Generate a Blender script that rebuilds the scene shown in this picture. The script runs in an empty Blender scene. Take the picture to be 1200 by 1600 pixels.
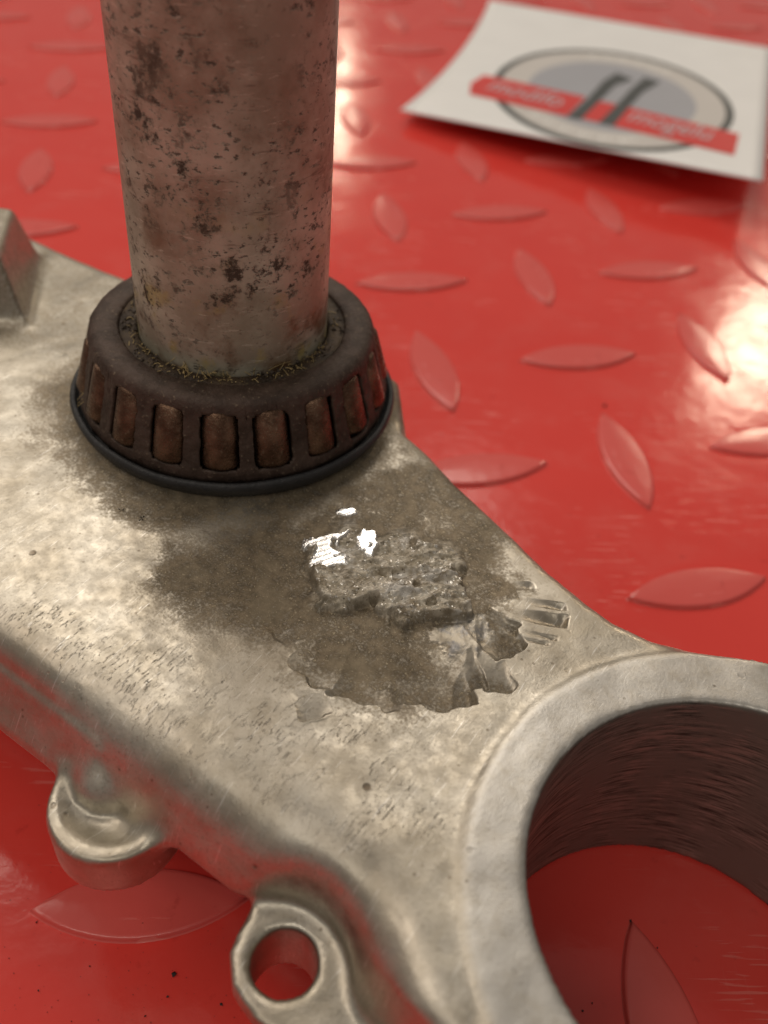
import bpy, bmesh, math, random
import numpy as np
from mathutils import Matrix, Vector

random.seed(7); rng = np.random.default_rng(11)
sc = bpy.context.scene
C = sc.collection
MM = 0.001
PI = math.pi

# ---------------------------------------------------------------- camera
CAM_H = 134.0
RC = np.array([[0.9970686, 0.05620818, 0.05191201],
               [0.0, -0.67847442, 0.73462403],
               [0.07651285, -0.73247055, -0.67648554]])
cam = bpy.data.cameras.new('camera')
cam_o = bpy.data.objects.new('camera', cam); C.objects.link(cam_o)
cam.sensor_fit = 'VERTICAL'; cam.sensor_height = 24.0
cam.lens = 1450.0 * 24.0 / 1600.0
cam.clip_start = 0.005; cam.clip_end = 50.0
m = Matrix(((RC[0, 0], -RC[0, 1], -RC[0, 2], 0), (RC[1, 0], -RC[1, 1], -RC[1, 2], 0),
            (RC[2, 0], -RC[2, 1], -RC[2, 2], CAM_H * MM), (0, 0, 0, 1)))
cam_o.matrix_world = m
cam.dof.use_dof = True
cam.dof.focus_distance = 0.127
cam.dof.aperture_fstop = 11.2
cam.dof.aperture_blades = 0
sc.camera = cam_o

# ---------------------------------------------------------------- light
world = bpy.data.worlds.new('World'); sc.world = world; world.use_nodes = True
bgn = world.node_tree.nodes['Background']
bgn.inputs[0].default_value = (1.0, 0.90, 0.80, 1); bgn.inputs[1].default_value = 0.145

def area(name, az, el, dist, sx, sy, power, col, aim=(0.0, 0.13, 0.03)):
    l = bpy.data.lights.new(name, 'AREA'); l.shape = 'RECTANGLE'
    l.size = sx; l.size_y = sy; l.energy = power; l.color = col
    o = bpy.data.objects.new(name, l); C.objects.link(o)
    a, e = math.radians(az), math.radians(el)
    v = Vector((math.sin(a) * math.cos(e), math.cos(a) * math.cos(e), math.sin(e)))
    p = Vector(aim) + v * dist
    o.location = p
    o.rotation_euler = v.to_track_quat('Z', 'Y').to_euler()
    return o
area('ceiling_lamp_right', 29.0, 26.0, 2.2, 0.15, 0.25, 1.6, (1.0, 0.80, 0.58))
area('ceiling_lamp_back', -12, 52, 1.9, 1.3, 0.7, 7.8, (1.0, 0.90, 0.78))
area('ceiling_lamp_front', 200, 56, 1.7, 1.2, 0.30, 2.5, (1.0, 0.92, 0.80))
area('ceiling_lamp_far', -1.2, 17.5, 3.2, 0.045, 0.30, .65, (1.0, 0.82, 0.60))
area('ceiling_lamp_left', -78, 50, 1.8, 0.9, 0.9, 3.5, (1.0, 0.87, 0.74))

vs = sc.view_settings
vs.view_transform = 'Standard'; vs.look = 'None'; vs.exposure = 0.60; vs.gamma = 1.0; vs.use_curve_mapping = False

# ---------------------------------------------------------------- helpers
def link(o, parent=None):
    C.objects.link(o)
    if parent: o.parent = parent
    return o
def mesh_obj(name, verts, faces, mat, parent=None, smooth=True, scale=MM):
    me = bpy.data.meshes.new(name)
    me.from_pydata([tuple(v) for v in (np.asarray(verts, float) * scale)], [], [tuple(map(int, f)) for f in faces])
    me.update()
    if smooth: me.polygons.foreach_set('use_smooth', np.ones(len(me.polygons), bool))
    if mat: me.materials.append(mat)
    return link(bpy.data.objects.new(name, me), parent)
def quads_obj(name, V, Q, mat, parent=None, scale=MM):
    me = bpy.data.meshes.new(name)
    V = np.ascontiguousarray(V * scale, np.float32); Q = np.ascontiguousarray(Q, np.int32)
    me.vertices.add(len(V)); me.vertices.foreach_set('co', V.ravel())
    me.loops.add(Q.size); me.loops.foreach_set('vertex_index', Q.ravel())
    me.polygons.add(len(Q)); me.polygons.foreach_set('loop_start', np.arange(0, Q.size, 4, dtype=np.int32))
    me.update(calc_edges=True); me.validate()
    me.polygons.foreach_set('use_smooth', np.ones(len(me.polygons), bool))
    me.materials.append(mat)
    return link(bpy.data.objects.new(name, me), parent)
def lathe(name, prof, mat, parent=None, n=96, jitter=None):
    V, F = [], []
    k = len(prof)
    for i in range(n):
        a = 2 * PI * i / n
        for j, (r, z) in enumerate(prof):
            dr = jitter(a, j) if jitter else 0
            V.append(((r + dr) * math.cos(a), (r + dr) * math.sin(a), z))
    for i in range(n):
        i2 = (i + 1) % n
        for j in range(k - 1):
            F.append((i * k + j, i2 * k + j, i2 * k + j + 1, i * k + j + 1))
    return mesh_obj(name, V, F, mat, parent)
def vnoise(x, y, seed=0):
    r = np.random.default_rng(seed).random((256, 256)).astype(np.float32)
    xi = np.floor(x).astype(int); yi = np.floor(y).astype(int)
    fx = x - xi; fy = y - yi
    fx = fx * fx * (3 - 2 * fx); fy = fy * fy * (3 - 2 * fy)
    g = lambda a, b: r[a & 255, b & 255]
    return (g(xi, yi) * (1 - fx) + g(xi + 1, yi) * fx) * (1 - fy) + (g(xi, yi + 1) * (1 - fx) + g(xi + 1, yi + 1) * fx) * fy
def fbm(x, y, seed=0, oct=4, gain=.5):
    s = 0; a = 1; t = 0
    for i in range(oct):
        s = s + a * vnoise(x * 2 ** i + 17.3 * i, y * 2 ** i + 9.1 * i, seed + i); t += a; a *= gain
    return s / t
def sstep(a, b, x):
    t = np.clip((x - a) / (b - a), 0, 1); return t * t * (3 - 2 * t)
def poly_sdf(P, U, V):
    P = np.asarray(P, float); n = len(P)
    D = np.full(U.shape, 1e9); ins = np.zeros(U.shape, bool)
    for i in range(n):
        a = P[i]; b = P[(i + 1) % n]; e = b - a
        wx = U - a[0]; wy = V - a[1]
        t = np.clip((wx * e[0] + wy * e[1]) / (e @ e), 0, 1)
        D = np.minimum(D, (wx - e[0] * t) ** 2 + (wy - e[1] * t) ** 2)
        if abs(e[1]) > 1e-9:
            ins ^= ((a[1] > V) != (b[1] > V)) & (U < (b[0] - a[0]) * (V - a[1]) / (b[1] - a[1]) + a[0])
    D = np.sqrt(D)
    return np.where(ins, -D, D)

# ---------------------------------------------------------------- materials
class NT:
    def __init__(s, name):
        s.mat = bpy.data.materials.new(name); s.mat.use_nodes = True
        s.t = s.mat.node_tree; s.b = s.t.nodes['Principled BSDF']; s._co = None
    def n(s, typ, ins=None, **kw):
        nd = s.t.nodes.new(typ)
        for k, v in kw.items(): setattr(nd, k, v)
        for k, v in (ins or {}).items():
            if isinstance(v, bpy.types.NodeSocket): s.t.links.new(v, nd.inputs[k])
            else: nd.inputs[k].default_value = v
        return nd
    def co(s, scale=1.0, stretch=(1, 1, 1), rot=(0, 0, 0)):
        if s._co is None: s._co = s.n('ShaderNodeTexCoord').outputs['Object']
        k = 1000.0 * scale
        return s.n('ShaderNodeMapping', {'Vector': s._co, 'Scale': (k * stretch[0], k * stretch[1], k * stretch[2]), 'Rotation': rot}).outputs[0]
    def noise(s, scale, detail=4, rough=.55, stretch=(1, 1, 1), rot=(0, 0, 0), dist=0.0):
        return s.n('ShaderNodeTexNoise', {'Vector': s.co(scale, stretch, rot), 'Scale': 1.0, 'Detail': detail, 'Roughness': rough, 'Distortion': dist}).outputs[0]
    def voro(s, scale, feature='F1', stretch=(1, 1, 1), rot=(0, 0, 0)):
        return s.n('ShaderNodeTexVoronoi', {'Vector': s.co(scale, stretch, rot), 'Scale': 1.0}, feature=feature).outputs['Distance']
    def ramp(s, fac, lo, hi, a=0.0, b=1.0):
        return s.n('ShaderNodeMapRange', {'Value': fac, 'From Min': lo, 'From Max': hi, 'To Min': a, 'To Max': b}, interpolation_type='SMOOTHSTEP').outputs[0]
    def math(s, op, a, b=0.5, c=None):
        i = {0: a, 1: b}
        if c is not None: i[2] = c
        nd = s.n('ShaderNodeMath', i, operation=op); nd.use_clamp = op in ('ADD', 'SUBTRACT')
        return nd.outputs[0]
    def mix(s, fac, a, b):
        nd = s.n('ShaderNodeMix', data_type='RGBA')
        for k, v in ((0, fac), (6, a), (7, b)):
            if isinstance(v, bpy.types.NodeSocket): s.t.links.new(v, nd.inputs[k])
            else: nd.inputs[k].default_value = v if k == 0 else (*v, 1)
        return nd.outputs[2]
    def fmix(s, fac, a, b):
        nd = s.n('ShaderNodeMix', data_type='FLOAT')
        for k, v in ((0, fac), (2, a), (3, b)):
            if isinstance(v, bpy.types.NodeSocket): s.t.links.new(v, nd.inputs[k])
            else: nd.inputs[k].default_value = v
        return nd.outputs[0]
    def attr(s, name): return s.n('ShaderNodeAttribute', attribute_name=name).outputs['Fac']
    def bump(s, h, strength, dist, prev=None):
        i = {'Height': h, 'Strength': strength, 'Distance': dist * MM}
        if prev is not None: i['Normal'] = prev
        return s.n('ShaderNodeBump', i).outputs[0]
    def out(s, **kw):
        for k, v in kw.items():
            k = {'color': 'Base Color', 'metallic': 'Metallic', 'rough': 'Roughness', 'normal': 'Normal', 'coat': 'Coat Weight', 'coat_rough': 'Coat Roughness', 'spec': 'Specular IOR Level'}[k]
            if isinstance(v, bpy.types.NodeSocket): s.t.links.new(v, s.b.inputs[k])
            else: s.b.inputs[k].default_value = (*v, 1) if isinstance(v, tuple) else v
        return s.mat

def mat_mat(name='red_pvc', worn=0.0):
    s = NT(name)
    cl = s.noise(.02, 5); sp = s.noise(.9, 3, .6); sp2 = s.noise(.28, 5, .6)
    col = s.mix(s.ramp(cl, .3, .7), (.80, .066, .052), (.77, .057, .045))
    haze = s.ramp(s.noise(.055, 6, .65, dist=.3), .46, .72)
    col = s.mix(s.math('MULTIPLY', haze, .16), col, (.76, .145, .125))
    col = s.mix(worn, col, (.72, .155, .14))
    scr = s.ramp(s.noise(.10, 3, .5, (1.0, 16, 1), (0, 0, -.75), .3), .60, .66)
    scr2 = s.ramp(s.noise(.16, 2, .5, (13, 1.0, 1), (0, 0, .25), .2), .63, .69)
    scm = s.math('MULTIPLY', s.math('ADD', scr, s.math('MULTIPLY', scr2, .15)), s.ramp(s.noise(.03, 3), .48, .62))
    col = s.mix(s.math('MULTIPLY', scm, .42), col, (.82, .26, .22))
    dirt = s.ramp(sp, .70, .76)
    col = s.mix(s.math('MULTIPLY', dirt, s.ramp(s.noise(.05, 3), .46, .60)), col, (.10, .012, .010))
    col = s.mix(s.math('MULTIPLY', s.ramp(sp2, .62, .8), .35), col, (.40, .020, .018))
    rough = s.fmix(haze, .13 + worn * .10, .20); rough = s.fmix(scm, rough, .5)
    bp = s.bump(s.noise(.08, 3, .5), .30, .5)
    bp = s.bump(s.noise(.30, 4, .6), .30, .14, bp)
    bp = s.bump(scm, .3, -.05, bp)
    return s.out(color=col, rough=rough, normal=bp, spec=.55)

def mat_alu():
    s = NT('cast_aluminium')
    g = s.attr('grime'); pol = s.attr('polish'); fr = s.attr('fracture'); fs = s.attr('fresh'); bor = s.attr('bore'); mach = s.attr('machined'); pk = s.attr('peen')
    n1 = s.noise(.11, 6, .6); n2 = s.noise(.5, 5, .65); n3 = s.noise(2.2, 4, .6); n4 = s.noise(5.0, 3, .6)
    clean = s.mix(s.ramp(n1, .28, .76), (.405, .362, .292), (.575, .54, .47))
    clean = s.mix(s.math('MULTIPLY', s.ramp(n3, .52, .68), .55), clean, (.36, .32, .255))
    stain = s.ramp(s.noise(.17, 5, .62, dist=.6), .52, .70)
    clean = s.mix(s.math('MULTIPLY', stain, .4), clean, (.36, .32, .25))
    clean = s.mix(s.math('MULTIPLY', mach, s.ramp(n2, .25, .6, .3, .7)), clean, (.66, .65, .625))
    # short tool ticks
    tick = s.ramp(s.noise(.62, 3, .6, (4.0, 1, 1), (0, 0, .22), 1.2), .57, .68)
    ticks = s.math('MULTIPLY', tick, s.math('MULTIPLY', s.fmix(pk, s.ramp(n1, .50, .75, 0, .25), 1.0), s.ramp(s.noise(.16, 3), .42, .60)))
    clean = s.mix(s.math('MULTIPLY', ticks, .30), clean, (.24, .20, .155))
    pits = s.math('MULTIPLY', s.ramp(s.voro(.21), .13, .07), s.ramp(s.noise(.09, 3), .50, .60))
    clean = s.mix(s.math('MULTIPLY', pits, .8), clean, (.12, .09, .06))
    pits2 = s.math('MULTIPLY', s.ramp(s.voro(.62), .17, .09), s.ramp(s.noise(.14, 3, rot=(0, 0, 1)), .50, .62))
    clean = s.mix(s.math('MULTIPLY', pits2, .6), clean, (.15, .12, .085))
    hair = s.ramp(s.noise(.30, 2, .5, (16, .8, 1), (0, 0, .6), .5), .665, .70)
    clean = s.mix(s.math('MULTIPLY', hair, .45), clean, (.86, .85, .82))
    grimec = s.mix(s.ramp(n2, .34, .70), (.085, .064, .038), (.25, .20, .135))
    grimec = s.mix(s.ramp(n3, .56, .70), grimec, (.40, .34, .24))
    grimec = s.mix(s.ramp(n4, .42, .34, 0, .6), grimec, (.05, .038, .024))
    nm = s.math('MULTIPLY_ADD', n1, .55, s.math('MULTIPLY', n2, .45))
    gx = s.math('MULTIPLY_ADD', n3, 1.5, s.math('MULTIPLY_ADD', nm, 2.2, s.math('MULTIPLY_ADD', g, 1.15, -2.05)))
    grimec = s.mix(s.ramp(n1, .50, .66, 0, .5), grimec, (.29, .24, .165))
    gm = s.ramp(gx, .14, 1.05)
    col = s.mix(gm, clean, grimec)
    frc = s.mix(s.ramp(n2, .36, .66), (.36, .315, .24), (.64, .59, .50))
    frc = s.mix(s.ramp(s.noise(.16, 4, .6), .50, .62, 0, .7), frc, (.22, .175, .115))
    frc = s.mix(s.ramp(s.noise(.19, 4, .6, rot=(0, 0, 2)), .55, .66, 0, .8), frc, (.62, .60, .56))
    glint = s.ramp(s.noise(1.7, 4, .62, (1, 1.6, 1)), .582, .64)
    frc = s.mix(glint, frc, (.88, .85, .79))
    frc = s.mix(s.ramp(n3, .40, .33, 0, .8), frc, (.07, .05, .032))
    col = s.mix(fr, col, frc)
    col = s.mix(s.math('MULTIPLY', fs, s.ramp(n2, .44, .62, 0, .8)), col, (.24, .24, .25))
    col = s.mix(pol, col, (.95, .95, .94))
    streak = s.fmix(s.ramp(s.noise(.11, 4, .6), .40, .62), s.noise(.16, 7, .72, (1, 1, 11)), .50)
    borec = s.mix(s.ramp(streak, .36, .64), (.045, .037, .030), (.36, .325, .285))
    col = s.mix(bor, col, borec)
    met = s.fmix(gm, .97, .50); met = s.fmix(fr, met, s.fmix(glint, .5, 1.0)); met = s.fmix(fs, met, .8); met = s.fmix(pol, met, 1.0)
    met = s.fmix(bor, met, s.ramp(streak, .4, .6, .2, .55))
    rg = s.fmix(s.ramp(n2, .3, .7), .32, .48); rg = s.fmix(mach, rg, .44); rg = s.fmix(gm, rg, .55); rg = s.fmix(fr, rg, s.fmix(glint, .5, .26)); rg = s.fmix(fs, rg, .42); rg = s.fmix(pol, rg, .22)
    rg = s.fmix(bor, rg, s.ramp(streak, .4, .6, .50, .34))
    bp = s.bump(s.noise(.30, 4, .6), .14, .30)
    bp = s.bump(n3, s.fmix(fr, .17, .55), .16, bp)
    bp = s.bump(n4, .12, .05, bp)
    bp = s.bump(s.noise(.9, 3, .6, (7, 1, 1), (0, 0, 1.1), .5), .10, .08, bp)
    bp = s.bump(s.math('ADD', ticks, s.math('MULTIPLY', pits, .8)), .55, -.12, bp)
    lines = s.n('ShaderNodeTexWave', {'Vector': s.co(1.0, (1, 1, 1), (0, 0, .5)), 'Scale': .35, 'Distortion': 1.5, 'Detail': 2.0}).outputs['Fac']
    bp = s.bump(s.math('MULTIPLY', lines, pol), .22, .10, bp)
    return s.out(color=col, metallic=met, rough=rg, normal=bp)

def mat_stem():
    s = NT('tarnished_steel')
    n1 = s.noise(.07, 6, .62); n2 = s.noise(.28, 6, .66, (1, 1, .8)); n3 = s.noise(1.1, 5, .6)
    w = s.n('ShaderNodeSeparateXYZ', {'Vector': s._co}).outputs['Z']
    low = s.ramp(w, .050, .017)           # more rust stain near the bearing
    col = s.mix(s.ramp(n1, .35, .68), (.29, .262, .20), (.50, .467, .38))
    col = s.mix(s.math('MULTIPLY', s.ramp(s.noise(.12, 5, .6), .45, .65), s.fmix(low, .40, 1.0)), col, (.155, .085, .042))
    col = s.mix(s.math('MULTIPLY', s.ramp(s.noise(.16, 5), .56, .70), low), col, (.40, .33, .14))
    col = s.mix(s.ramp(n3, .60, .72, 0, .55), col, (.09, .06, .035))
    pit = s.ramp(s.noise(.24, 7, .74), .54, .62)
    pit = s.math('MULTIPLY', pit, s.ramp(s.noise(.075, 3, .5), .40, .58))
    scuff = s.math('MULTIPLY', s.ramp(s.noise(.10, 6, .7, (1, 1, 7)), .56, .66), s.ramp(s.noise(.06, 3), .42, .58))
    col = s.mix(s.math('MULTIPLY', scuff, .6), col, (.075, .055, .038))
    col = s.mix(s.math('MULTIPLY', s.ramp(s.noise(.22, 6, .7, (1, 1, 5), (0, 0, 2)), .60, .66), .5), col, (.62, .58, .48))
    pit2 = s.math('MULTIPLY', s.ramp(s.noise(.62, 5, .66, (1, 1, 1.8)), .565, .64), s.ramp(n1, .40, .54))
    pit = s.math('MAXIMUM', pit, s.math('MULTIPLY', pit2, .85))
    col = s.mix(s.math('MULTIPLY', pit, .93), col, (.038, .026, .017))
    met = s.fmix(pit, .16, .03)
    rg = s.fmix(s.ramp(n3, .3, .7), .34, .50); rg = s.fmix(pit, rg, .75)
    bp = s.bump(pit, .5, -.18); bp = s.bump(n3, .22, .10, bp)
    bp = s.bump(s.noise(3.5, 3), .2, .05, bp)
    return s.out(color=col, metallic=met, rough=rg, normal=bp)

def mat_rust(name, a, b, met, rg, hi=(.20, .14, .09), dust=.5):
    s = NT(name)
    n1 = s.noise(.3, 5, .6); n2 = s.noise(1.6, 5, .65)
    col = s.mix(s.ramp(n1, .35, .65), a, b)
    col = s.mix(s.math('MULTIPLY', s.ramp(n2, .58, .72), dust), col, hi)
    bp = s.bump(n2, .8, .22); bp = s.bump(s.noise(4.5, 3), .45, .07, bp)
    return s.out(color=col, metallic=met, rough=s.fmix(s.ramp(n2, .3, .7), rg, min(1, rg + .2)), normal=bp)

def plain(name, col, rough=.6, met=0.0, bumpy=.08):
    s = NT(name)
    n1 = s.noise(.4, 4)
    c2 = tuple(min(1, x * 1.12 + .004) for x in col); c1 = tuple(x * .9 for x in col)
    bp = s.bump(s.noise(1.5, 3), bumpy, .1)
    return s.out(color=s.mix(s.ramp(n1, .3, .7), c1, c2), rough=rough, metallic=met, normal=bp)

M_MAT = mat_mat(); M_BAR = mat_mat('red_pvc_scuffed', .55); M_ALU = mat_alu(); M_STEM = mat_stem()
M_CAGE = mat_rust('rusty_cage_steel', (.045, .028, .020), (.080, .052, .040), .35, .45, (.30, .24, .17), .6)
M_ROLL = mat_rust('rusty_roller_steel', (.085, .048, .030), (.19, .115, .075), .85, .20, (.40, .32, .24), .45)
M_RACE = mat_rust('oily_race_steel', (.030, .019, .012), (.075, .05, .03), .4, .45, (.26, .20, .10), .7)
M_RUB = mat_rust('black_rubber', (.016, .017, .019), (.026, .026, .028), 0.0, .42, (.10, .085, .065), .25)
M_GRIT = plain('golden_grit', (.42, .31, .14), .5)
M_GRIT2 = plain('dark_crumbs', (.045, .03, .02), .7)
M_DEBRIS = plain('black_debris', (.012, .009, .008), .6)

# ---------------------------------------------------------------- floor with raised tread bars
def thing(name, label=None, cat=None, kind=None, loc=(0, 0, 0), rz=0):
    o = bpy.data.objects.new(name, None); C.objects.link(o); o.empty_display_size = .02
    o.location = [c * MM for c in loc]; o.rotation_euler = (0, 0, rz)
    return tag(o, label, cat, kind)
def tag(o, label=None, cat=None, kind=None):
    if label: o['label'] = label
    if cat: o['category'] = cat
    if kind: o['kind'] = kind
    return o

fl_n = 2
floor = mesh_obj('floor', [(-2500, -1200, 0), (2500, -1200, 0), (2500, 4200, 0), (-2500, 4200, 0)], [(0, 1, 2, 3)], M_MAT, smooth=False)
tag(floor, 'glossy red plastic tread plate floor with raised lens shaped bars', None, 'structure')

def bar_mesh():
    L, W = 17.0, 5.2                    # half length, half width
    Rr = (L * L + W * W) / (2 * W); n = 14
    def outline(off):
        pts = []
        r = Rr + off; c = Rr - W
        half = math.sqrt(max(r * r - c * c, 1e-6))
        for sgn in (1, -1):
            for i in range(n):
                x = -half + 2 * half * i / n
                pts.append((sgn * x, sgn * (math.sqrt(max(r * r - x * x, 0)) - c)))
        return pts
    rings = [(.38, -.05), (.14, .05), (.02, .32), (-.07, .78), (-.22, .92), (-.7, .97)]
    V, F = [], []
    N = 2 * n
    for off, z in rings: V += [(x, y, z) for x, y in outline(off)]
    for k in range(len(rings) - 1):
        for i in range(N):
            F.append((k * N + i, k * N + (i + 1) % N, (k + 1) * N + (i + 1) % N, (k + 1) * N + i))
    V.append((0, 0, .97)); c = len(V) - 1; k = len(rings) - 1
    for i in range(N): F.append((k * N + i, k * N + (i + 1) % N, c))
    return V, F
BV, BF = bar_mesh(); BV = np.array(BV)
bar0 = mesh_obj('tread_bar', BV, BF, M_BAR, floor)
# outline runs clockwise or counter-clockwise: make normals point out
bm = bmesh.new(); bm.from_mesh(bar0.data); bmesh.ops.recalc_face_normals(bm, faces=bm.faces)
if sum(f.normal.z for f in bm.faces) < 0: bmesh.ops.reverse_faces(bm, faces=bm.faces)
bm.to_mesh(bar0.data); bm.free()

E1 = np.array([36.98, 8.70]); E2 = np.array([6.48, -41.89]); O0 = np.array([11.99, 286.67])
# bars seen clearly: (end, end) on the floor in mm
MEAS = {(0, 1): ((1.9, 241.6), (35.0, 248.1)), (1, 2): ((46.2, 207.1), (78.6, 213.9)), (0, 2): ((19.0, 217.9), (27.2, 182.5)),
        (1, 3): ((64.5, 185.6), (69.0, 151.0)), (1, 4): ((58.8, 123.8), (89.3, 131.6)), (-2, 5): ((-39.8, 58.0), (-9.5, 61.0)),
        (0, 6): ((46.7, 59.3), (50.5, 26.0))}
def in_view(x, y, z=0.0, mg=.25):
    c = RC.T @ np.array([x, y, z - CAM_H])
    if c[2] < 5: return False
    px = c[0] / c[2] * 1450 / 600; py = c[1] / c[2] * 1450 / 800
    return abs(px) < 1 + mg and abs(py) < 1 + mg
spots = []
for i in range(-24, 30):
    for j in range(-22, 14):
        p = O0 + i * E1 + j * E2
        ang = math.atan2(E1[1], E1[0]) if (i + j) % 2 else math.atan2(-E2[1], -E2[0])
        ln = 34.0
        if (i, j) in MEAS:
            a, b = map(np.array, MEAS[(i, j)]); p = (a + b) / 2; ang = math.atan2(*(b - a)[::-1]); ln = np.hypot(*(b - a))
        if -420 < p[0] < 620 and -120 < p[1] < 900: spots.append((p[0], p[1], ang, ln / 34.0, np.hypot(*p), in_view(*p)))
spots.sort(key=lambda t: (not t[5], t[4]))
first = True; restV, restF = [], []
cnt = 0
for x, y, a, k, dd, vis in spots:
    if cnt < 290:
        o = bar0 if first else bar0.copy()
        if not first: C.objects.link(o); o.parent = floor
        first = False; cnt += 1
        o.location = (x * MM, y * MM, 0); o.rotation_euler = (0, 0, a); o.scale = (k, 1 + .04 * random.uniform(-1, 1), 1)
    else:
        c, s_ = math.cos(a), math.sin(a); b = len(restV)
        restV += [(x + px * c - py * s_, y + px * s_ + py * c, pz) for px, py, pz in BV]
        restF += [tuple(b + q for q in f) for f in BF]
if restV:
    tag(mesh_obj('tread_bars', restV, restF, M_BAR, floor), None, None, 'stuff')

# ---------------------------------------------------------------- the yoke (local axes u, v, w in mm)
SX, SY = -18.109, 130.691
UA = math.radians(-34.655)
yoke = thing('steering_yoke', 'worn cast aluminium motorcycle fork yoke with rusty upright steering stem and broken off stop', 'fork yoke', None, (SX, SY, 38.0), UA)

H = .6
us = np.arange(-146, 146, H); vs_ = np.arange(-76, 38, H); ws = np.arange(-39.5, 17, H)
U2, V2 = np.meshgrid(us, vs_, indexing='ij')
BC = (103.5, -32.1); BR = 25.95
RCN = (106.3, -31.9); RR = 35.5
warp = (fbm(U2 * .05, V2 * .05, 3, 3) - .5) * .9 + (fbm(U2 * .28, V2 * .28, 8, 3) - .5) * .22

def extr(d2, w0, w1, r):
    d = d2[:, :, None] + r; q = np.abs(W3 - (w0 + w1) / 2) - (w1 - w0) / 2 + r
    return np.minimum(np.maximum(d, q), 0) + np.sqrt(np.maximum(d, 0) ** 2 + np.maximum(q, 0) ** 2) - r
def smin(a, b, k):
    h = np.clip(.5 + .5 * (b - a) / k, 0, 1); return b * (1 - h) + a * h - k * h * (1 - h)
def smax(a, b, k): return -smin(-a, -b, k)
circ = lambda cx, cy, r: np.sqrt((U2 - cx) ** 2 + (V2 - cy) ** 2) - r
W3 = (ws[None, None, :] - warp[:, :, None]).astype(np.float32)
plateP = [(-112, -20), (-90, 8), (-76, 16.5), (-60, 16.3), (-44, 17.3), (-26, 24), (0, 30.5), (18, 24), (27.5, 12.2), (33.8, 9.9), (41, 6.3), (48.3, 3.6), (55.4, 1.1), (62.2, -1.6), (68.2, -3.4),
          (73.5, -4.4), (79, -4.0), (90, 0), (125, -20), (125, -55), (104, -67), (90, -66), (81, -64.8), (74.5, -65), (20, -64.2), (-67, -64.2), (-75, -65), (-95, -66)]
d_plate = poly_sdf(plateP, U2, V2)
F = extr(d_plate, -12.6, 0, 2.4)
# front edge rolls over
fl_on = sstep(31, 17, U2)                       # left of the lug the wall steps out into a flange
slope = .52 - .34 * fl_on
front = -57.3 - 1.2 * fl_on - 7.5 * sstep(67, 84, U2) - 30 * sstep(84, 92, U2) - 30 * sstep(-84, -92, U2)
roll = ((front[:, :, None] - V2[:, :, None]) + slope[:, :, None] * W3) * (1 / np.sqrt(1 + slope ** 2))[:, :, None]
F = smax(F, roll, 5.0)
# lower flange of the front wall
flP = [(-80, -30), (30, -30), (30, -61.5), (24, -63.4), (-60, -63.4), (-80, -62)]
flr = poly_sdf(flP, U2, V2)
F = smin(F, np.maximum(extr(flr, -12.6, -5, .8), (-(V2 + 59.6)[:, :, None] + (W3 + 5.5) * .62 - .4) * .85), 1.6)
# inner block below
blkP = [(-85, -8), (-40, 9), (0, 24), (30, 5), (75, -10), (80, -54), (-80, -54)]
F = smin(F, extr(poly_sdf(blkP, U2, V2), -31, -10, 3), 2)
F = smin(F, extr(circ(0, 0, 26.5), -33, .3, 1.5), 1.5)
# clamp rings
for sg in (1, -1):
    F = smin(F, extr(circ(sg * RCN[0], RCN[1], RR), -37.9, .28, .4), 1.2)
# stop block still standing at the far left
stP = [(-44.5, -7.5), (-61.5, 10.5), (-84, -2), (-66, -23)]
dst = poly_sdf(stP, U2, V2)[:, :, None]
F = smin(F, smax((dst + .26 * W3) * .96, W3 - 12.5, 1.2), 2.6)
# lugs on the front wall
F = smax(F, -(extr(circ(63.0, -66.2, 8.0), -11.6, 30, .5)), 3.0)
l1 = extr(circ(34.0, -62.0, 8.2), -18.5, -10.6, .6)
dish = np.sqrt((U2[:, :, None] - 33.6) ** 2 + (V2[:, :, None] + 60.6) ** 2 + (W3 - 0) ** 2) - 13.0
l1 = smax(l1, -dish, .4)
F = smin(F, l1, 2.8)
F = smin(F, np.sqrt((U2[:, :, None] - 31.0) ** 2 + (V2[:, :, None] + 61.2) ** 2 + (W3 + 11.2) ** 2) - 3.0, 2.2)
lugP = [(56.8, -64.5), (57.6, -67), (60.2, -69.4), (64, -70.4), (68, -70.2), (76, -67.5), (80, -62), (78, -55), (56.5, -55), (56.5, -60)]
lg = extr(poly_sdf(lugP, U2, V2) - .3, -15.2, -11.4, .55)
F = smin(F, lg, 2.0)
F = smin(F, extr(poly_sdf(lugP, U2, V2) + 1.3, -22, -14.5, .5), .6)
F = smax(F, -extr(circ(63.0, -64.4, 3.75), -40, 10, .01), .5)
# through bores
for sg in (1, -1):
    dc = circ(sg * BC[0], BC[1], BR)[:, :, None]
    ch = np.maximum(dc - .75, -(W3 + .1))
    F = np.maximum(F, -np.minimum(dc + 0 * W3, (dc - (W3 - .45)) * .7071))
F = F.astype(np.float32)

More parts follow.
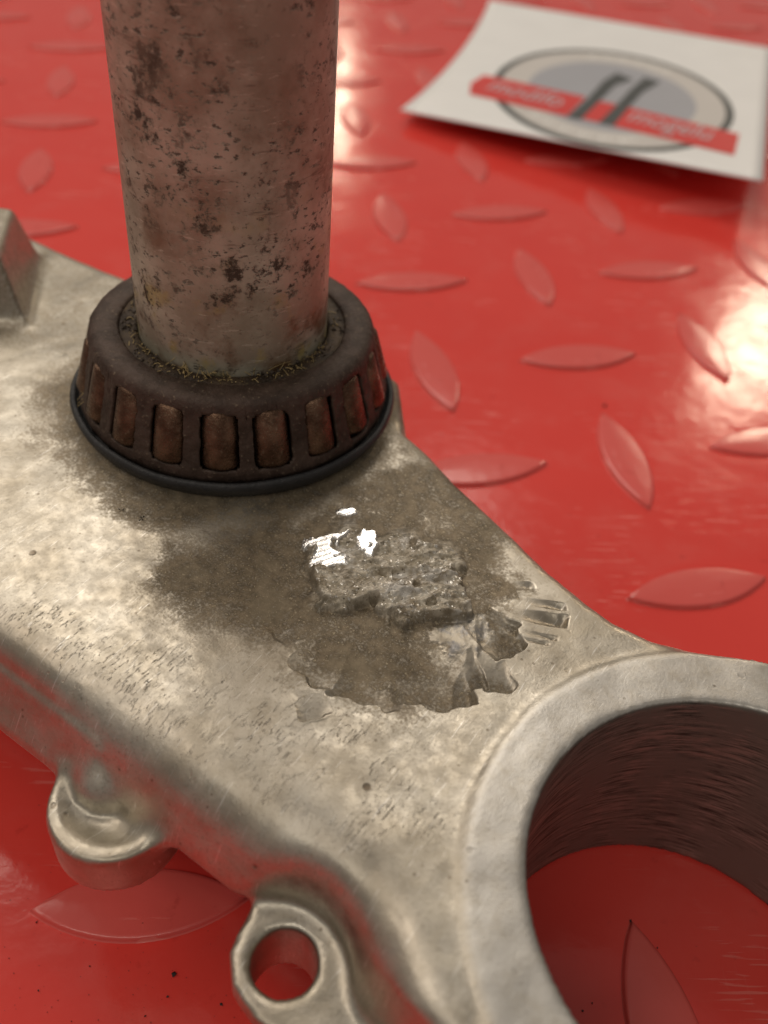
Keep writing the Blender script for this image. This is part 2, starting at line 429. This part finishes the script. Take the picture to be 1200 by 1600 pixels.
def surface_nets(F, org, h):
    S = F < 0
    nx, ny, nz = F.shape
    cnt = np.zeros((nx - 1, ny - 1, nz - 1), np.int8)
    for dx in (0, 1):
        for dy in (0, 1):
            for dz in (0, 1): cnt += S[dx:nx - 1 + dx, dy:ny - 1 + dy, dz:nz - 1 + dz]
    act = (cnt > 0) & (cnt < 8)
    idx = np.full(act.shape, -1, np.int64); I = np.argwhere(act); idx[act] = np.arange(len(I))
    acc = np.zeros((len(I), 3)); num = np.zeros(len(I))
    cor = [(a, b, c) for a in (0, 1) for b in (0, 1) for c in (0, 1)]
    val = {c: F[I[:, 0] + c[0], I[:, 1] + c[1], I[:, 2] + c[2]] for c in cor}
    for a in cor:
        for ax in range(3):
            if a[ax] == 0:
                b = list(a); b[ax] = 1; b = tuple(b)
                fa, fb = val[a], val[b]; cr = (fa < 0) != (fb < 0)
                t = np.where(cr, fa / np.where(cr, fa - fb, 1), 0)
                p = np.array(a, float)[None, :].repeat(len(I), 0); p[:, ax] += t
                acc[cr] += p[cr]; num[cr] += 1
    V = (I + acc / num[:, None]) * h + np.array(org)
    Q = []
    for ax in range(3):
        sl0 = [slice(None)] * 3; sl1 = [slice(None)] * 3
        sl0[ax] = slice(0, -1); sl1[ax] = slice(1, None)
        a = S[tuple(sl0)]; b = S[tuple(sl1)]
        for flip, msk in ((False, a & ~b), (True, ~a & b)):
            E = np.argwhere(msk); o1, o2 = [(1, 2), (2, 0), (0, 1)][ax]
            ok = (E[:, o1] > 0) & (E[:, o2] > 0) & (E[:, o1] < F.shape[o1] - 1) & (E[:, o2] < F.shape[o2] - 1)
            E = E[ok]
            def cell(d1, d2):
                e = E.copy(); e[:, o1] -= d1; e[:, o2] -= d2; return idx[e[:, 0], e[:, 1], e[:, 2]]
            q = np.stack([cell(1, 1), cell(0, 1), cell(0, 0), cell(1, 0)], 1)
            Q.append(q[:, ::-1] if flip else q)
    return V, np.concatenate(Q)
Vb, Qb = surface_nets(F, (us[0], vs_[0], ws[0]), H)
del F, W3

# ---- finer grid round the broken stop, displaced by the damage
def cuts(u, v):
    d = np.zeros_like(u)
    # tip, direction, half width, length, depth, end softness, side exponent
    CU = [((60.5, -33.2), (.62, -.78), 6.5, 17, 1.15, .30, 2.2), ((54.0, -38.0), (.35, -.94), 5.0, 13, .85, .22, 3.0), ((46.5, -39.2), (.05, -1), 4.2, 10, .60, .30, 2.6), ((38.0, -36.5), (-.3, -.95), 3.0, 7, .40, .5, 2.2),
          ((63.9, -30.6), (.70, -.71), 2.3, 9, 1.35, .10, 4), ((64.5, -26.6), (.82, -.57), 1.7, 7, 1.15, .08, 5), ((67.0, -25.3), (.80, -.60), 2.3, 7, .95, .08, 5),
          ((65.4, -19.2), (.95, -.30), 3.0, 9, 1.25, .09, 4), ((63.6, -15.6), (.95, .10), 1.8, 6, .8, .10, 4),
          ((68.3, -9.6), (.88, .48), 1.2, 7.5, .75, .5, 2.0), ((66.9, -7.4), (.88, .48), .8, 6.0, .45, .5, 2.0), ((68.7, -13.0), (.9, .42), .4, 5, .3, .4, 2), ((68.2, -14.6), (.9, .42), .35, 5.5, .28, .4, 2),
          ((61.5, -6.6), (.8, .6), .9, 4, .35, .5, 2), ((50.6, -43.2), (.75, -.66), 2.2, 4.5, .45, .12, 2.5)]
    wob = (fbm(u * .5, v * .5, 21, 3) - .5) * 1.6
    for (tu, tv), (du, dv), wd, ln, dp, es, ex in CU:
        L_ = math.hypot(du, dv); du /= L_; dv /= L_
        s = (u - tu) * du + (v - tv) * dv + wob * .55; t = -(u - tu) * dv + (v - tv) * du + wob * .4
        tt = t / wd
        prof = np.clip(1 - np.abs(tt) ** ex, 0, 1)
        lean = 1 + .35 * tt * (1 if (tu * 7) % 2 > 1 else -1)
        end = (fbm(u * .4, v * .4, int(tu * 3), 2) - .5) * wd * .5 - .15 * wd * tt * tt
        r = np.clip((s + ln) / ln, 0, 1) ** 1.4 * sstep(es, -es, s - end)
        c = dp * r * prof * lean
        d = np.maximum(d, 1.25 * c)
        if es < .2: d = d - .16 * dp * prof * np.exp(-((s - end - es - .2) / .2) ** 2)
    return d
SCAR = [(32.2, -23.0), (30.8, -17.5), (31.5, -12.6), (36.5, -11.6), (41.0, -8.6), (46.2, -6.3), (50.2, -9.6), (54.2, -13.2), (57.2, -17.6), (54.0, -20.6), (50.6, -25.4), (46.4, -25.2), (42.8, -28.2), (38.6, -29.2)]
POL1 = [(30.6, -20.0), (33.0, -17.6), (34.8, -15.0), (34.4, -17.2), (35.2, -19.0), (37.6, -19.4), (38.2, -20.2), (36.6, -21.6), (35.6, -24.0), (34.4, -23.4), (33.6, -20.8), (31.4, -21.2)]
POL2 = [(36.4, -13.2), (38.0, -13.0), (39.6, -14.8), (40.2, -17.0), (38.6, -17.0), (36.8, -15.4)]
POL3 = [(30.4, -11.8), (31.6, -9.8), (33.0, -10.4), (31.8, -11.8)]
def damage(u, v):
    """height above the plate, and masks"""
    wob = (fbm(u * .45, v * .45, 31, 4) - .5)
    wa = (fbm(u * .22, v * .22, 101, 2) - .5) * 4.5 + (fbm(u * .9, v * .9, 103, 3) - .5) * 1.1
    wb = (fbm(u * .22, v * .22, 107, 2) - .5) * 4.5 + (fbm(u * .9, v * .9, 109, 3) - .5) * 1.1
    sd = poly_sdf(SCAR, u + wa, v + wb)
    back = sstep(-3, 9, (v + 17) * .81 - (u - 44) * .58)   # far side breaks away flush with the plate
    soft = np.maximum(back * 2.6, 1.6 * sstep(42, 33, u))
    ins = sstep(.35, -.65 - soft, sd)
    along = (u - 44) * .45 + (v + 17) * -.9            # grows toward the viewer
    pp = .81 * u + .58 * v; qq = -.58 * u + .81 * v
    rough = fbm(pp * .16, qq * .42, 41, 5, .55) - .5
    ridge = np.abs(fbm(pp * .12 + 5, qq * .42, 47, 4, .5) - .5) * 2
    fine = fbm(u * 1.6, v * 1.6, 53, 4, .65) - .5
    h = 2.05 - 1.2 * back + rough * 3.4 - ridge * 1.8 + fine * .40
    pores = np.zeros_like(u)
    r2 = np.random.default_rng(5)
    for _ in range(24):
        pu, pv = r2.uniform(33, 56), r2.uniform(-27, -8); pr = r2.uniform(.18, .62) * (1.25 if pu > 44 else .8)
        dd = np.hypot(u - pu, (v - pv)); pores = np.maximum(pores, sstep(pr, pr * .55, dd) * pr * 1.3)
    h = h - pores
    p = np.zeros_like(u)
    for P in (POL1, POL2, POL3):
        q = poly_sdf(P, u + wob * .8, v + fine * 1.6); p = np.maximum(p, sstep(.10, -.15, q + np.maximum(0, fbm(u * .8, v * .8, 91, 3) - .62) * 9 - .25))
    pl = np.where(v > -12.6, .22, 1.0 + (u - 35) * .02 + (v + 18) * .05)
    h = h * ins
    h = h * (1 - p) + pl * p
    cut = cuts(u, v)
    cut = cut * (1 - ins) * sstep(-.2, 1.5, sd)
    # torn fresh metal lip at the right foot of the scar
    fs = sstep(.5, -.4, poly_sdf([(54, -23.5), (56.8, -18.0), (59.0, -15.6), (61.6, -17.4), (60.0, -20.0), (61.4, -22.6), (59.4, -22.6), (58.4, -24.8), (57, -23.6)], u + wob * 3.2, v + (fine + wob) * 2.6))
    lip = fs * ((fbm(u * .25 - v * .15, v * .5 + u * .5, 71, 3) - .42) * .6)
    h = h - cut + lip * (1 - ins)
    # raised burr along the cut rims
    return h, ins * (1 - p), p, fs * (1 - ins), cut
nrm_up = None
def face_sel(V, Q):
    c = V[Q].mean(1)
    e1 = V[Q[:, 2]] - V[Q[:, 0]]; e2 = V[Q[:, 3]] - V[Q[:, 1]]
    nz = np.cross(e1, e2); nz = nz[:, 2] / np.maximum(np.linalg.norm(nz, axis=1), 1e-9)
    return (c[:, 0] > 24) & (c[:, 0] < 74) & (c[:, 1] > -47) & (c[:, 1] < -1) & (c[:, 2] > -1.6) & (np.abs(nz) > .9) & (np.hypot(c[:, 0], c[:, 1]) > 27.2) & (np.hypot(c[:, 0] - RCN[0], c[:, 1] - RCN[1]) > RR + 2.2)
sel = face_sel(Vb, Qb)
K = 5
q = Vb[Qb[sel]]
t = np.linspace(0, 1, K + 1); A, B = np.meshgrid(t, t, indexing='ij'); A = A.ravel(); B = B.ravel()
P = (q[:, None, 0] * ((1 - A) * (1 - B))[None, :, None] + q[:, None, 1] * (A * (1 - B))[None, :, None] + q[:, None, 2] * (A * B)[None, :, None] + q[:, None, 3] * ((1 - A) * B)[None, :, None])
nq = len(q); PV = P.reshape(-1, 3)
key = np.round(PV * 200).astype(np.int64)
_, fi, inv = np.unique(key, axis=0, return_index=True, return_inverse=True)
inv = inv.ravel()
ij = np.array([(i * (K + 1) + j, (i + 1) * (K + 1) + j, (i + 1) * (K + 1) + j + 1, i * (K + 1) + j + 1) for i in range(K) for j in range(K)])
SQ = inv[(np.arange(nq)[:, None, None] * (K + 1) ** 2 + ij[None]).reshape(-1, 4)]
SVv = PV[fi]
keep = Qb[~sel]; used = np.unique(keep); rem = np.full(len(Vb), -1); rem[used] = np.arange(len(used))
VA = np.concatenate([Vb[used], SVv]); QA = np.concatenate([rem[keep], SQ + len(used)])
# weld coarse border to the fine patch
key = np.round(VA * 200).astype(np.int64)
_, fi, inv = np.unique(key, axis=0, return_index=True, return_inverse=True); inv = inv.ravel()
VA = VA[fi]; QA = inv[QA]
ok = (QA[:, 0] != QA[:, 1]) & (QA[:, 1] != QA[:, 2]) & (QA[:, 2] != QA[:, 3]) & (QA[:, 3] != QA[:, 0]) & (QA[:, 0] != QA[:, 2]) & (QA[:, 1] != QA[:, 3])
QA = QA[ok]
u, v, w = VA.T
top = (w > -1.7) & (u > 20) & (u < 78) & (v > -50) & (v < 6)
hh = np.zeros(len(VA)); fr = hh.copy(); po = hh.copy(); fs = hh.copy(); cu = hh.copy()
hh[top], fr[top], po[top], fs[top], cu[top] = damage(u[top], v[top])
fade = sstep(24.2, 26.5, u) * sstep(73.8, 71.5, u) * sstep(-46.8, -44.5, v) * sstep(-1.0, -3.5, v) * sstep(27.3, 28.3, np.hypot(u, v)) * sstep(RR + 2.3, RR + 3.4, np.hypot(u - RCN[0], v - RCN[1]))
fade = fade * sstep(.0, 1.8, -np.where(top, -1, 1) * 3.0)
edge = -poly_sdf(plateP, u, v); fade *= sstep(2.0, 4.0, edge)
VA[:, 2] += hh * fade
rad = np.hypot(u, v)
nz1 = fbm(u * .10, v * .10, 61, 4); nz2 = fbm(u * .4, v * .4, 67, 4)
g = np.zeros(len(VA))
g = np.maximum(g, sstep(40, 27, rad + (nz1 - .5) * 12))
zone = poly_sdf([(20, -27), (14, -33), (20, -40), (30, -41), (41, -37), (47, -40), (56, -37), (60, -33), (59, -28), (60, -21), (61, -12), (56, -2), (44, 7), (30, 12), (26, -12)], u + (nz2 - .5) * 9, v + (nz1 - .5) * 9)
g = np.maximum(g, sstep(6.5, -5.0, zone))
g = np.maximum(g, .55 * sstep(8, -6, poly_sdf([(-70, -30), (-30, -10), (-24, 20), (-70, 20)], u + (nz2 - .5) * 10, v)))
g = np.maximum(g, .85 * sstep(.30, .9, cu))
g = np.where((w < -2.0), g * sstep(-6, -2, w), g)
g = np.maximum(g, .5 * sstep(9, 2, np.hypot(u - 63, v + 62)) * sstep(-12, -8, w))
g = g * (1 - sstep(RR + 1.5, RR - .5, np.hypot(u - RCN[0], v - RCN[1])))
g = g * (1 - fs * .55)
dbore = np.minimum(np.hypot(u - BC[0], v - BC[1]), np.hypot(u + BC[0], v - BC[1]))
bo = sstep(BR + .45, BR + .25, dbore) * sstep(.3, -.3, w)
pk = sstep(7, -3, poly_sdf([(8, -52), (30, -47), (46, -45), (62, -42), (68, -46), (66, -54), (30, -57), (8, -57)], u + (nz2 - .5) * 6, v)) * (w > -2)
body = quads_obj('body', VA, QA, M_ALU, yoke)
me = body.data
def put(name, arr):
    a = me.attributes.new(name, 'FLOAT', 'POINT'); a.data.foreach_set('value', np.ascontiguousarray(arr, np.float32))
assert len(me.vertices) == len(VA)
g = np.clip(g, 0, 1); put('grime', g); put('fracture', fr * fade); put('polish', po * fade); put('fresh', fs * fade); put('bore', bo); put('peen', pk)
put('machined', sstep(RR + .2, RR - .6, np.minimum(np.hypot(u - RCN[0], v - RCN[1]), np.hypot(u + RCN[0], v - RCN[1]))) * sstep(-1.5, -.3, w))
body['label'] = 'cast aluminium clamp body with grimy patch round the snapped off stop'

# ---------------------------------------------------------------- stem
prof = [(11.2, -36), (14.2, -36), (14.6, -35), (14.9, -10), (15.0, 12.0)]
prof += [(15.0 - .002 * (z - 15), z) for z in np.arange(14, 117, 1.5)]
prof += [(14.6, 117.5), (13.9, 118.3), (13.4, 118.3), (12.6, 117.6), (12.4, 112), (12.4, 20), (11.2, -36)]
stem = lathe('stem', prof, M_STEM, yoke, 128)
stem['label'] = 'brown tarnished hollow steel steering stem with dark rust pits'

# ---------------------------------------------------------------- dust seal under the bearing
prof = [(16, .35), (25.2, .30), (25.9, .8), (26.6, 1.9), (27.0, 2.9), (26.9, 3.5), (26.6, 3.85), (26.15, 3.8), (25.9, 3.4), (25.7, 2.5), (25.2, 2.4), (24.9, 3.0), (24.4, 3.15), (23.8, 2.4), (16, 2.2), (16, .35)]
seal = lathe('seal', prof, M_RUB, yoke, 160, lambda a, j: .10 * math.sin(5 * a + .6) * (3 < j < 9) + .06 * math.sin(13 * a) * (3 < j < 9))
seal['label'] = 'thin black rubber dust seal ring under the roller bearing'

# ---------------------------------------------------------------- tapered roller bearing
NR = 19
FRONT = math.radians(-82.11) - UA
PH = FRONT + math.radians(12.3)
bearing = lathe('bearing', [(15.15, 2.3), (21.0, 2.3), (21.2, 4.2), (19.6, 5.0), (17.6, 13.6), (18.0, 14.2), (18.05, 15.2), (17.8, 15.5), (15.6, 15.5), (15.15, 15.2), (15.15, 2.3)], M_RACE, yoke, 128,
                lambda a, j: .05 * math.sin(31 * a) * (7 < j < 9))
bearing['label'] = 'rusty tapered roller bearing at the foot of the stem'
# cage: swept profile with windows left open
prof = [(18.35, 14.9), (18.6, 15.25), (19.8, 15.3), (21.0, 15.28), (21.6, 15.1), (21.92, 14.7), (22.12, 13.95)]
lo = (24.55, 4.6)
NW = 24
for k in range(1, NW):
    t = k / NW; prof.append((22.12 + (lo[0] - 22.12) * t, 13.95 + (lo[1] - 13.95) * t))
prof += [lo, (24.75, 3.9), (24.7, 3.2), (24.0, 3.0)]
i0, i1 = 6, 6 + NW
per = 44; nA = NR * per; k = len(prof)
wr = np.random.default_rng(3)
wedge = wr.normal(0, .07, (NR, 4))                 # every window worn a little differently
V, Fc = [], []
cn = (fbm(np.arange(nA)[:, None] * .19 + 0 * np.arange(k)[None], np.arange(k)[None] * .45 + 0 * np.arange(nA)[:, None], 77, 4, .6) - .5) * .42
for i in range(nA):
    a = PH - PI / NR + 2 * PI * i / nA
    for j, (r, z) in enumerate(prof):
        e = .05 * math.sin(a * 7 + j * .3) + cn[i, j]
        V.append(((r + e) * math.cos(a), (r + e) * math.sin(a), z))
for i in range(nA):
    wn = i // per
    x = ((i % per) + .5 - per / 2) * (2 * PI / nA) * 23.3
    for j in range(k - 1):
        if i0 <= j < i1:
            y = (j + .5 - (i0 + i1) / 2) * (9.66 / NW)
            hx, hy, rc = 2.68 + wedge[wn, 0], 4.55 + wedge[wn, 1], .95
            qx, qy = abs(x + wedge[wn, 2]) - hx + rc, abs(y) - hy + rc
            if math.hypot(max(qx, 0), max(qy, 0)) + min(max(qx, qy), 0) - rc < 0: continue
        i2 = (i + 1) % nA
        Fc.append((i * k + j, i2 * k + j, i2 * k + j + 1, i * k + j + 1))
cage = mesh_obj('cage', V, Fc, M_CAGE, bearing)
sm = cage.modifiers.new('solid', 'SOLIDIFY'); sm.thickness = .75 * MM; sm.offset = -1
# rollers
rp = [(0, 0), (1.8, 0), (2.2, .12), (2.45, .5), (2.65, 8.5), (2.5, 8.95), (2.15, 9.2), (0, 9.25)]
n = 28; V, Fr = [], []
rp = [(r_ * 1.15, z_) for r_, z_ in rp]
for i in range(n):
    a = 2 * PI * i / n
    for r, z in rp: V.append((r * math.cos(a), r * math.sin(a), z - 4.62))
kk = len(rp)
for i in range(n):
    for j in range(kk - 1): Fr.append((i * kk + j, (i + 1) % n * kk + j, (i + 1) % n * kk + j + 1, i * kk + j + 1))
V = np.array(V); V[:, 2] *= -1; Fr = [f[::-1] for f in Fr]
roller0 = None
tilt = math.atan2(24.55 - 22.12, 13.75 - 4.6)
for i in range(NR):
    a = PH + 2 * PI * i / NR
    if roller0 is None: roller0 = o = mesh_obj('roller', V, Fr, M_ROLL, bearing)
    else:
        o = roller0.copy(); C.objects.link(o); o.parent = bearing
    rr = (22.12 + 24.55) / 2 - 1.6
    o.location = (rr * math.cos(a) * MM, rr * math.sin(a) * MM, 9.18 * MM)
    o.rotation_euler = (Matrix.Rotation(a + random.uniform(-.008, .008), 3, 'Z') @ Matrix.Rotation(-tilt, 3, 'Y') @ Matrix.Rotation(random.uniform(0, 6), 3, 'Z')).to_euler()

# grit and fibres caught on top of the bearing
def crumbs(name, mat, parent, pts, sizes, kind='stuff'):
    V, Fq = [], []
    for (x, y, z), s in zip(pts, sizes):
        b = len(V); R3 = Matrix.Rotation(random.uniform(0, 6), 3, Vector((random.random() - .5, random.random() - .5, random.random() + .1)).normalized())
        for p in ((1, 0, 0), (-.8, .3, 0), (0, .9, .2), (.1, -.8, .1), (0, 0, .8), (.1, .1, -.7)):
            q = R3 @ Vector([c * s * random.uniform(.6, 1.2) for c in p]); V.append((x + q.x, y + q.y, z + q.z))
        Fq += [tuple(b + k for k in f) for f in ((0, 2, 4), (2, 1, 4), (1, 3, 4), (3, 0, 4), (2, 0, 5), (1, 2, 5), (3, 1, 5), (0, 3, 5))]
    return tag(mesh_obj(name, V, Fq, mat, parent, smooth=False), None, None, kind)
def ring_pts(n, r0, r1, z, spread=None):
    P = []
    for _ in range(n):
        while True:
            a = random.gauss(FRONT, 1.1) if spread else random.uniform(0, 2 * PI)
            r = random.uniform(r0, r1)
            if float(fbm(np.array([a * 2.6 + 40]), np.array([r * .5]), 83, 3)[0]) > random.uniform(.40, .62): break
        P.append((r * math.cos(a), r * math.sin(a), z))
    return P
crumbs('dark_crumbs', M_GRIT2, bearing, ring_pts(260, 15.1, 17.9, 15.55) + ring_pts(160, 18.4, 21.5, 15.40), [random.choice((.12, .2, .3, .5)) for _ in range(420)])
crumbs('gold_grit', M_GRIT, bearing, ring_pts(190, 15.1, 17.2, 15.62, 1) + ring_pts(230, 17.0, 21.6, 15.38, 1), [random.choice((.05, .07, .10, .17)) for _ in range(420)])
def fibre(V, Fq, p, d, ln, r, curl):
    n = 7; pos = Vector(p); d = Vector(d).normalized(); b = len(V)
    ax = Vector((random.uniform(-1, 1), random.uniform(-1, 1), random.uniform(-.6, .6))).normalized()
    for i in range(n):
        e1 = d.orthogonal().normalized(); e2 = d.cross(e1)
        for k in range(3):
            a = 2 * PI * k / 3; o = (e1 * math.cos(a) + e2 * math.sin(a)) * r * (1 - .5 * i / n); V.append(tuple(pos + o))
        pos = pos + d * (ln / n); d = (Matrix.Rotation(curl / n, 3, ax) @ d).normalized()
    for i in range(n - 1):
        for k in range(3): Fq.append((b + i * 3 + k, b + i * 3 + (k + 1) % 3, b + i * 3 + 3 + (k + 1) % 3, b + i * 3 + 3 + k))
V, Fq = [], []
for _ in range(80):
    a = random.gauss(FRONT - .2, .75); r = random.uniform(15.1, 17.6)
    fibre(V, Fq, (r * math.cos(a), r * math.sin(a), 15.6), (random.uniform(-1, 1), random.uniform(-1, 1), random.uniform(.1, .9)), random.uniform(.8, 2.2), .09, random.uniform(-3, 3))
a = FRONT + .62
fibre(V, Fq, (15.5 * math.cos(a - .3), 15.5 * math.sin(a - .3), 16.0), (-math.sin(a), math.cos(a), .12), 4.5, .07, 1.2)
for q in range(14):
    a = FRONT - 1.28 + random.uniform(-.05, .05)
    fibre(V, Fq, (24.4 * math.cos(a), 24.4 * math.sin(a), 5.2 + random.uniform(0, 1.5)), (random.uniform(-1, 1), random.uniform(-1, 1), random.uniform(-.5, .7)), random.uniform(1.2, 2.6), .07, random.uniform(-2, 2))
tag(mesh_obj('fibres', V, Fq, M_GRIT, bearing), None, None, 'stuff')

# ---------------------------------------------------------------- sticker lying on the floor
FL = np.array([17.9, 371.0]); SV = np.array([147.6, 328.6]) - FL; TV = np.array([65.7, 542.6]) - FL
LS, LT = np.hypot(*SV), np.hypot(*TV)
def sheet(s, t, dz=0.0):
    """sheet coords 0..1 to floor mm, a curled card that stands a little off the floor"""
    p = FL + s * SV + t * TV + s * t * np.array([9.0, -3.0]) + (1 - s) ** 2 * t * (1 - t) * np.array([16.0, -8.0]) - (1 - s) ** 6 * (1 - t) ** 6 * SV * .012
    z = 2.2 + (3.0 + 9.0 * s) * (1 - min(max(t, 0), 1)) ** 1.6 + .8 * math.sin(3 * s)
    k = (CAM_H - z) / (CAM_H - 5.0)          # the corners were measured for a sheet 5 mm up
    return (p[0] * k, p[1] * k, z + dz)
def mat_paper(name, col, rough=.42):
    s = NT(name)
    return s.out(color=s.mix(s.ramp(s.noise(.05, 3), .3, .7), tuple(c * .96 for c in col), col), rough=rough, normal=s.bump(s.noise(.03, 2), .05, .8))
P_WHITE = mat_paper('white_vinyl', (.95, .955, .95), .38)
P_BLACK = mat_paper('black_print', (.035, .045, .045)); P_CREAM = mat_paper('silver_print', (.66, .63, .60)); P_GREY = mat_paper('grey_print', (.42, .43, .47))
P_RED = mat_paper('red_print', (.72, .04, .035)); P_TXT = mat_paper('pale_print', (.62, .55, .58)); P_LET = mat_paper('white_print', (.86, .85, .82)); P_DG = mat_paper('dark_grey_print', (.06, .07, .07))
NS, NTT = 28, 34
V, Fq = [], []
for i in range(NS + 1):
    for j in range(NTT + 1): V.append(sheet(i / NS, j / NTT))
for i in range(NS + 1):
    for j in range(NTT + 1): V.append(sheet(i / NS, j / NTT, -.55))
a_ = lambda i, j: i * (NTT + 1) + j
nb = (NS + 1) * (NTT + 1)
for i in range(NS):
    for j in range(NTT):
        Fq.append((a_(i, j), a_(i + 1, j), a_(i + 1, j + 1), a_(i, j + 1))); Fq.append((nb + a_(i, j), nb + a_(i, j + 1), nb + a_(i + 1, j + 1), nb + a_(i + 1, j)))
    for j, fl in ((0, 1), (NTT, 0)):
        qd = (a_(i, j), nb + a_(i, j), nb + a_(i + 1, j), a_(i + 1, j)); Fq.append(qd if fl else qd[::-1])
for j in range(NTT):
    for i, fl in ((0, 0), (NS, 1)):
        qd = (a_(i, j), nb + a_(i, j), nb + a_(i, j + 1), a_(i, j + 1)); Fq.append(qd if fl else qd[::-1])
sticker = mesh_obj('sticker', V, Fq, P_WHITE, None)
tag(sticker, 'curled white sticker with round grey logo and red banner lying on red floor', 'sticker')
SC = (.532, .352); SA, SB = .372, .352
def ring_part(name, r0, r1, dz, mat):
    V, Fq = [], []; n = 72; m_ = 5
    for i in range(n):
        a = 2 * PI * i / n
        for k in range(m_ + 1):
            r = r0 + (r1 - r0) * k / m_; V.append(sheet(SC[0] + SA * r * math.cos(a), SC[1] + SB * r * math.sin(a), dz))
    for i in range(n):
        for k in range(m_): Fq.append((i * (m_ + 1) + k, i * (m_ + 1) + k + 1, (i + 1) % n * (m_ + 1) + k + 1, (i + 1) % n * (m_ + 1) + k))
    return mesh_obj(name, V, Fq, mat, sticker)
ring_part('logo_ring', .935, 1.0, .12, P_DG)
ring_part('logo_band', .70, .945, .10, P_CREAM)
ring_part('logo_disc', .0, .70, .10, P_GREY)
def strip(name, pts_a, pts_b, dz, mat, n=20):
    """quad strip between two polylines in sheet coords"""
    V, Fq = [], []; m_ = 4
    def at(P, t):
        t *= len(P) - 1; i = min(int(t), len(P) - 2); f_ = t - i
        return (P[i][0] * (1 - f_) + P[i + 1][0] * f_, P[i][1] * (1 - f_) + P[i + 1][1] * f_)
    for i in range(n + 1):
        a, b = at(pts_a, i / n), at(pts_b, i / n)
        for k in range(m_ + 1): V.append(sheet(a[0] + (b[0] - a[0]) * k / m_, a[1] + (b[1] - a[1]) * k / m_, dz))
    for i in range(n):
        for k in range(m_): Fq.append((i * (m_ + 1) + k, (i + 1) * (m_ + 1) + k, (i + 1) * (m_ + 1) + k + 1, i * (m_ + 1) + k + 1))
    return mesh_obj(name, V, Fq, mat, sticker)
strip('banner', [(.128, .175), (.108, .262), (.440, .150)][:1] + [(.434, .150)], [(.127, .326), (.462, .302)], .22, P_RED)
strip('banner', [(.560, .145), (.918, .108)], [(.582, .288), (.925, .245)], .22, P_RED)
strip('banner', [(.108, .25), (.130, .18)], [(.125, .32), (.135, .32)], .23, P_RED, 4)
strip('banner', [(.478, .152), (.530, .150)], [(.508, .292), (.560, .290)], .22, P_RED, 6)
strip('monogram_stroke', [(.436, .145), (.470, .300), (.492, .440), (.522, .525)], [(.478, .145), (.507, .300), (.534, .430), (.580, .495)], .30, P_DG, 24)
strip('monogram_stroke', [(.530, .145), (.562, .300), (.580, .400), (.612, .530)], [(.574, .145), (.600, .300), (.622, .410), (.665, .515)], .30, P_DG, 24)
def word(txt, s0, t0, s1, t1, hgt, dz, mat, shear=.35):
    cu_ = bpy.data.curves.new('lettering', 'FONT'); cu_.body = txt; cu_.shear = shear; cu_.resolution_u = 3
    o = bpy.data.objects.new('lettering', cu_); C.objects.link(o)
    dg = bpy.context.evaluated_depsgraph_get(); me = bpy.data.meshes.new_from_object(o.evaluated_get(dg))
    bpy.data.objects.remove(o); bpy.data.curves.remove(cu_)
    co = np.array([v.co[:] for v in me.vertices]); x0, x1 = co[:, 0].min(), co[:, 0].max(); y1 = co[:, 1].max()
    for v_ in me.vertices:
        fx = (v_.co.x - x0) / (x1 - x0); fy = v_.co.y / y1
        v_.co = Vector(sheet(s0 + (s1 - s0) * fx, t0 + (t1 - t0) * fx + hgt * fy, dz)) * MM
    me.materials.append(mat); me.name = 'lettering'
    return link(bpy.data.objects.new('lettering', me), sticker)
word('modifo', .165, .225, .405, .195, .085, .42, P_TXT)
word('mogelu', .605, .195, .855, .165, .085, .42, P_TXT)
# the small pale lettering round the band, too small to read, is left as upright marks
V, Fq = [], []
for half, a0, a1, nn in ((1, 62, 112, 17), (0, 232, 292, 18)):
    for i in range(nn):
        a = math.radians(a0 + (a1 - a0) * i / (nn - 1)); da = .018
        b = len(V); r0, r1 = .78, .88 - .03 * (i % 3)
        for aa, r in ((a - da, r0), (a + da, r0), (a + da, r1), (a - da, r1)): V.append(sheet(SC[0] + SA * r * math.cos(aa), SC[1] + SB * r * math.sin(aa), .17))
        Fq.append((b, b + 1, b + 2, b + 3))
mesh_obj('lettering_marks', V, Fq, P_LET, sticker, smooth=False)['kind'] = 'stuff'

# ---------------------------------------------------------------- crumbs of dirt on the floor
def floor_pt(px, py):
    r = RC @ np.array([px - 600, py - 800, 1450.0]); r = r * (-CAM_H / r[2]); return (r[0], r[1], .15)
pts = [floor_pt(*p) for p in ((272, 1522), (262, 1558), (227, 1588), (345, 1570), (57, 1442), (945, 634), (104, 1434), (140, 1510), (60, 1548), (910, 1580), (925, 1568), (985, 1440), (1027, 1482))]
szs = [.55, .28, .2, .3, .2, .8, .22, .16, .18, .25, .2, .35, .2]
for _ in range(150):
    p = floor_pt(random.uniform(0, 420), random.uniform(1250, 1600)); pts.append(p); szs.append(random.choice((.05, .07, .1)))
tag(crumbs('debris', M_DEBRIS, None, pts, szs), 'scattered tiny black specks of dirt on the red floor', 'dirt', 'stuff')
